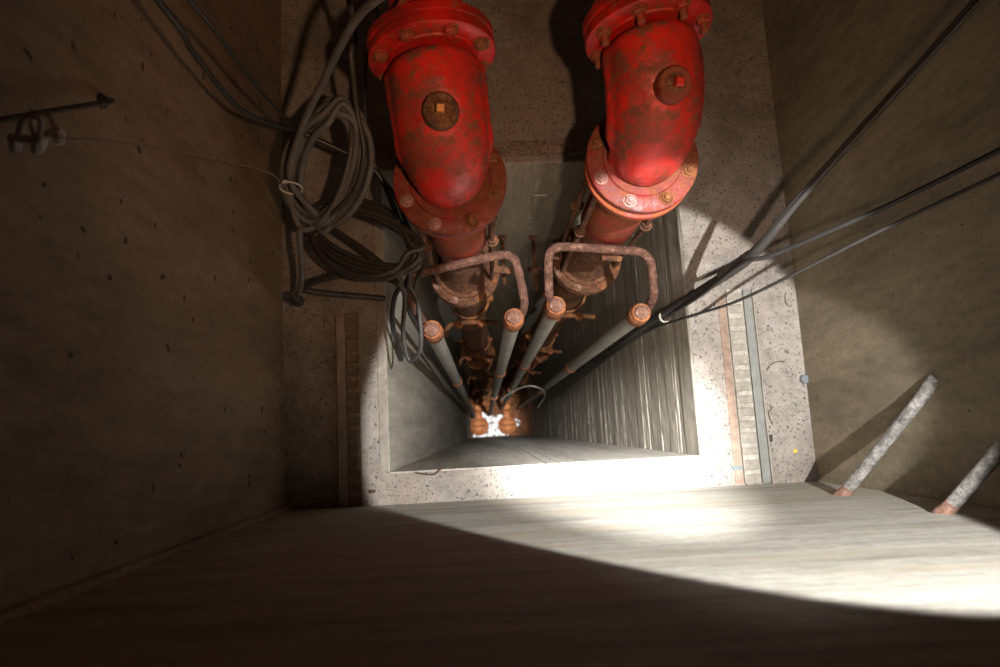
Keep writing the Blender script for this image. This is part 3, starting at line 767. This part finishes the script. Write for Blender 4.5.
# wire rope clips on a wall hook, upper left
pa, pb = at(103, 101, 1.19), at(-30, 126, .80)
pa.x = XL + .002
t = thing('wall_hook', 'dark steel rod hook fixed to the left wall, carrying the wire rope clips', 'hook', pa)
bm = bmesh.new(); tube(bm, catmull([(-.03, 0, 0), Vector((.02, 0, 0)), (pb - pa) * .3 + Vector((.015, 0, 0)), (pb - pa) * .7, pb - pa], 8), .0045, 10); link('rod', bm, 'hose_dark', t, True)
bm = bmesh.new(); lathe(bm, (-.002, 0, 0), (1, 0, 0), [(0, .014), (.004, .014), (.008, .010), (.012, .008)], 20); link('wall_plate', bm, 'cable', t, True)
def clip(label, c, rot):
    t = thing('rope_clip', label, 'wire rope clip', c, rot); t.scale = (1.3, 1.3, 1.3)
    bm = bmesh.new(); arc = [(-.011, -.022, 0), (-.011, .008, 0)] + [(-.011 * math.cos(a), .008 + .011 * math.sin(a), 0) for a in (.5, 1.05, 1.57, 2.1, 2.65)] + [(.011, .008, 0), (.011, -.022, 0)]
    tube(bm, [Vector(p) for p in arc], .0028, 10); link('u_bolt', bm, 'zinc', t, True)
    bm = bmesh.new(); box(bm, (-.018, -.012, -.006), (.018, -.004, .006)); link('saddle', bm, 'zinc', t, bevel=.002)
    for s in (-1, 1):
        bm = bmesh.new(); hexbolt(bm, (s * .011, -.013, 0), (0, -1, 0), .0062, .007, washer=False); link('nut', bm, 'zinc', t)
clip('blurred zinc wire rope clip near the left wall, left of the two', at(29, 133, .86), -.15)
clip('blurred zinc wire rope clip near the left wall, right of the two', at(44, 130, .88), .35)

# ------------------------------------------------------------------ corner rungs
def rung(label, A, B):
    A, B = Vector(A), Vector(B); t = thing('corner_rung', label, 'step rung', A)
    v = B - A; d = v.normalized()
    bm = bmesh.new()
    pts = [v * (k / 24) for k in range(-1, 26)]
    tube(bm, pts, .0155, 16, lump=.06); link('bar', bm, 'rung', t, True)
    bm = bmesh.new(); tube(bm, [d * x for x in (-.02, 0, .008, .018, .03)], [.021, .020, .018, .0165, .0158], 16, lump=.06); link('rusty_foot', bm, 'rung_rust', t, True)
    bm = bmesh.new(); tube(bm, [v + d * x for x in (-.03, -.01, .01, .03)], [.0165, .018, .02, .02], 16, lump=.06); link('wall_socket', bm, 'rung', t, True)
rung('grey steel step rung across the right corner, the deeper one beside the ledge', (.971, YF, -1.885), (XR, .049, -1.655))
rung('grey steel step rung across the right corner, the nearer one cut by the frame', (.978, YF, -1.476), (XR, .045, -1.26))

# ------------------------------------------------------------------ litter on the ledge
def scrap(name, label, cat, px, py, pts, h, mat, rz=0):
    c = at(px, py, 2.3); c.z = LZ
    bm = bmesh.new()
    bo = [bm.verts.new((x, y, .0005)) for x, y in pts]; to = [bm.verts.new((x * .9, y * .9, h)) for x, y in pts]
    n = len(pts)
    for k in range(n): bm.faces.new((bo[k], bo[(k + 1) % n], to[(k + 1) % n], to[k]))
    bm.faces.new(bo[::-1]); bm.faces.new(to)
    o = link(name, bm, mat, bevel=.001); o.location = c; o.rotation_euler = (0, 0, rz); tag(o, label, cat)
scrap('rubber_scrap', 'small black rubber scrap lying right of the right channel', 'scrap', 769.5, 438, [(-.010, -.015), (.008, -.013), (.010, .012), (-.010, .010)], .008, 'black')
scrap('grey_pebble', 'dark grey lump on the ledge against the right wall', 'pebble', 804, 379, [(-.016, -.01), (-.003, -.017), (.012, -.014), (.016, .002), (.009, .015), (-.01, .014), (-.017, .004)], .016, 'bluegrey')
scrap('leaf', 'tiny yellow leaf on the ledge near the right front corner', 'leaf', 795, 451, [(-.009, -.004), (0, -.008), (.01, -.002), (.006, .007), (-.004, .008)], .003, 'yellow')
scrap('metal_shard', 'small blue grey shard beside the foot of the right channel', 'shard', 737, 467, [(-.022, .004), (-.014, -.010), (.02, -.012), (.022, -.002), (.0, .006)], .005, 'bluegrey')
scrap('mortar_chip', 'small brown chip on the front of the ledge near the left channel', 'chip', 372, 491, [(-.013, -.006), (.011, -.007), (.014, .004), (-.012, .006)], .005, 'twig')
p = at(430, 459.5, 2.3)
bm = bmesh.new(); tube(bm, catmull([(-.05, .006, .004), (-.02, 0, .006), (.012, -.002, .006), (.03, .010, .008), (.042, .018, .006)], 6), .0028, 8)
tw = link('twig', bm, 'twig', None, True); tw.location = (p.x, SYF - .012, LZ); tag(tw, 'small dark twig lying on the front edge of the shaft opening', 'twig')
for i, (px, py, s) in enumerate(((775, 365, 1), (771, 415, -1), (787, 300, .7))):
    p = at(px, py, 2.3); bm = bmesh.new()
    tube(bm, catmull([(-.03 * s, -.012, .003), (-.01, .006 * s, .004), (.02 * s, .012, .003), (.035 * s, .010, .003)], 6), .0014, 6)
    tw = link('hair_root', bm, 'twig', None, True); tw.location = (p.x, p.y, LZ); tw.rotation_euler = (0, 0, (0, -1.2, 1.2)[i])
    tag(tw, ('fine curled fibre lying halfway along the right channel, on its right', 'fine curled fibre just above the black rubber scrap', 'fine curled fibre on the ledge below the crossing cables')[i], 'fibre')

# ------------------------------------------------------------------ light
def lamp(name, kind, loc, power, color, **kw):
    l = bpy.data.lights.new(name, kind); l.energy = power; l.color = color
    for k, v in kw.items(): setattr(l, k, v)
    o = bpy.data.objects.new(name, l); C.objects.link(o); o.location = loc; return o
def aim(o, tgt):
    o.rotation_euler = (Vector(tgt) - o.location).to_track_quat('-Z', 'Y').to_euler()
TL = (.695, .165, .20)
o = lamp('torch_beam', 'SPOT', TL, 415, (1, 1, .97), spot_size=math.radians(37.4), spot_blend=.10, shadow_soft_size=.010); aim(o, (TL[0] - .1045 * 2.5, TL[1] - .067 * 2.5, -2.3))
HL = (.36, .34, .35)
o = lamp('added_hot_spot', 'SPOT', HL, 2500, (1, 1, .97), spot_size=math.radians(21), spot_blend=1, shadow_soft_size=.015); aim(o, (.42, -.115, -2.35))  # added lamp apart from the beam, brightens front ledge, boards and shaft front
o = lamp('added_shaft_bottom_spot', 'SPOT', (.33, .08, .35), 5500, (1, 1, .97), spot_size=math.radians(6), spot_blend=.8, shadow_soft_size=.010); aim(o, (.08, .15, BZ))  # added narrow lamp, placed clear of the rail caps to light the shaft bottom
o = lamp('second_torch', 'SPOT', (.20, -.02, .0), 52, (1, .60, .34), spot_size=math.radians(76), spot_blend=1.0, shadow_soft_size=.02); aim(o, (.12, 1.1, -2.0))
o = lamp('second_torch_added_spot', 'SPOT', (.20, -.02, .0), 50, (1, .97, .90), spot_size=math.radians(46), spot_blend=1.0, shadow_soft_size=.02); aim(o, (.66, .26, -2.5))  # extra neutral spot added here to brighten the grooved boards and right wall
w = bpy.data.worlds.new('world'); bpy.context.scene.world = w; w.use_nodes = True
w.node_tree.nodes['Background'].inputs['Color'].default_value = (1.0, .60, .36, 1)
w.node_tree.nodes['Background'].inputs['Strength'].default_value = .003

s = bpy.context.scene
s.view_settings.view_transform = 'Standard'; s.view_settings.look = 'None'; s.view_settings.gamma = 1
s.view_settings.use_curve_mapping = False
s.view_settings.exposure = 0
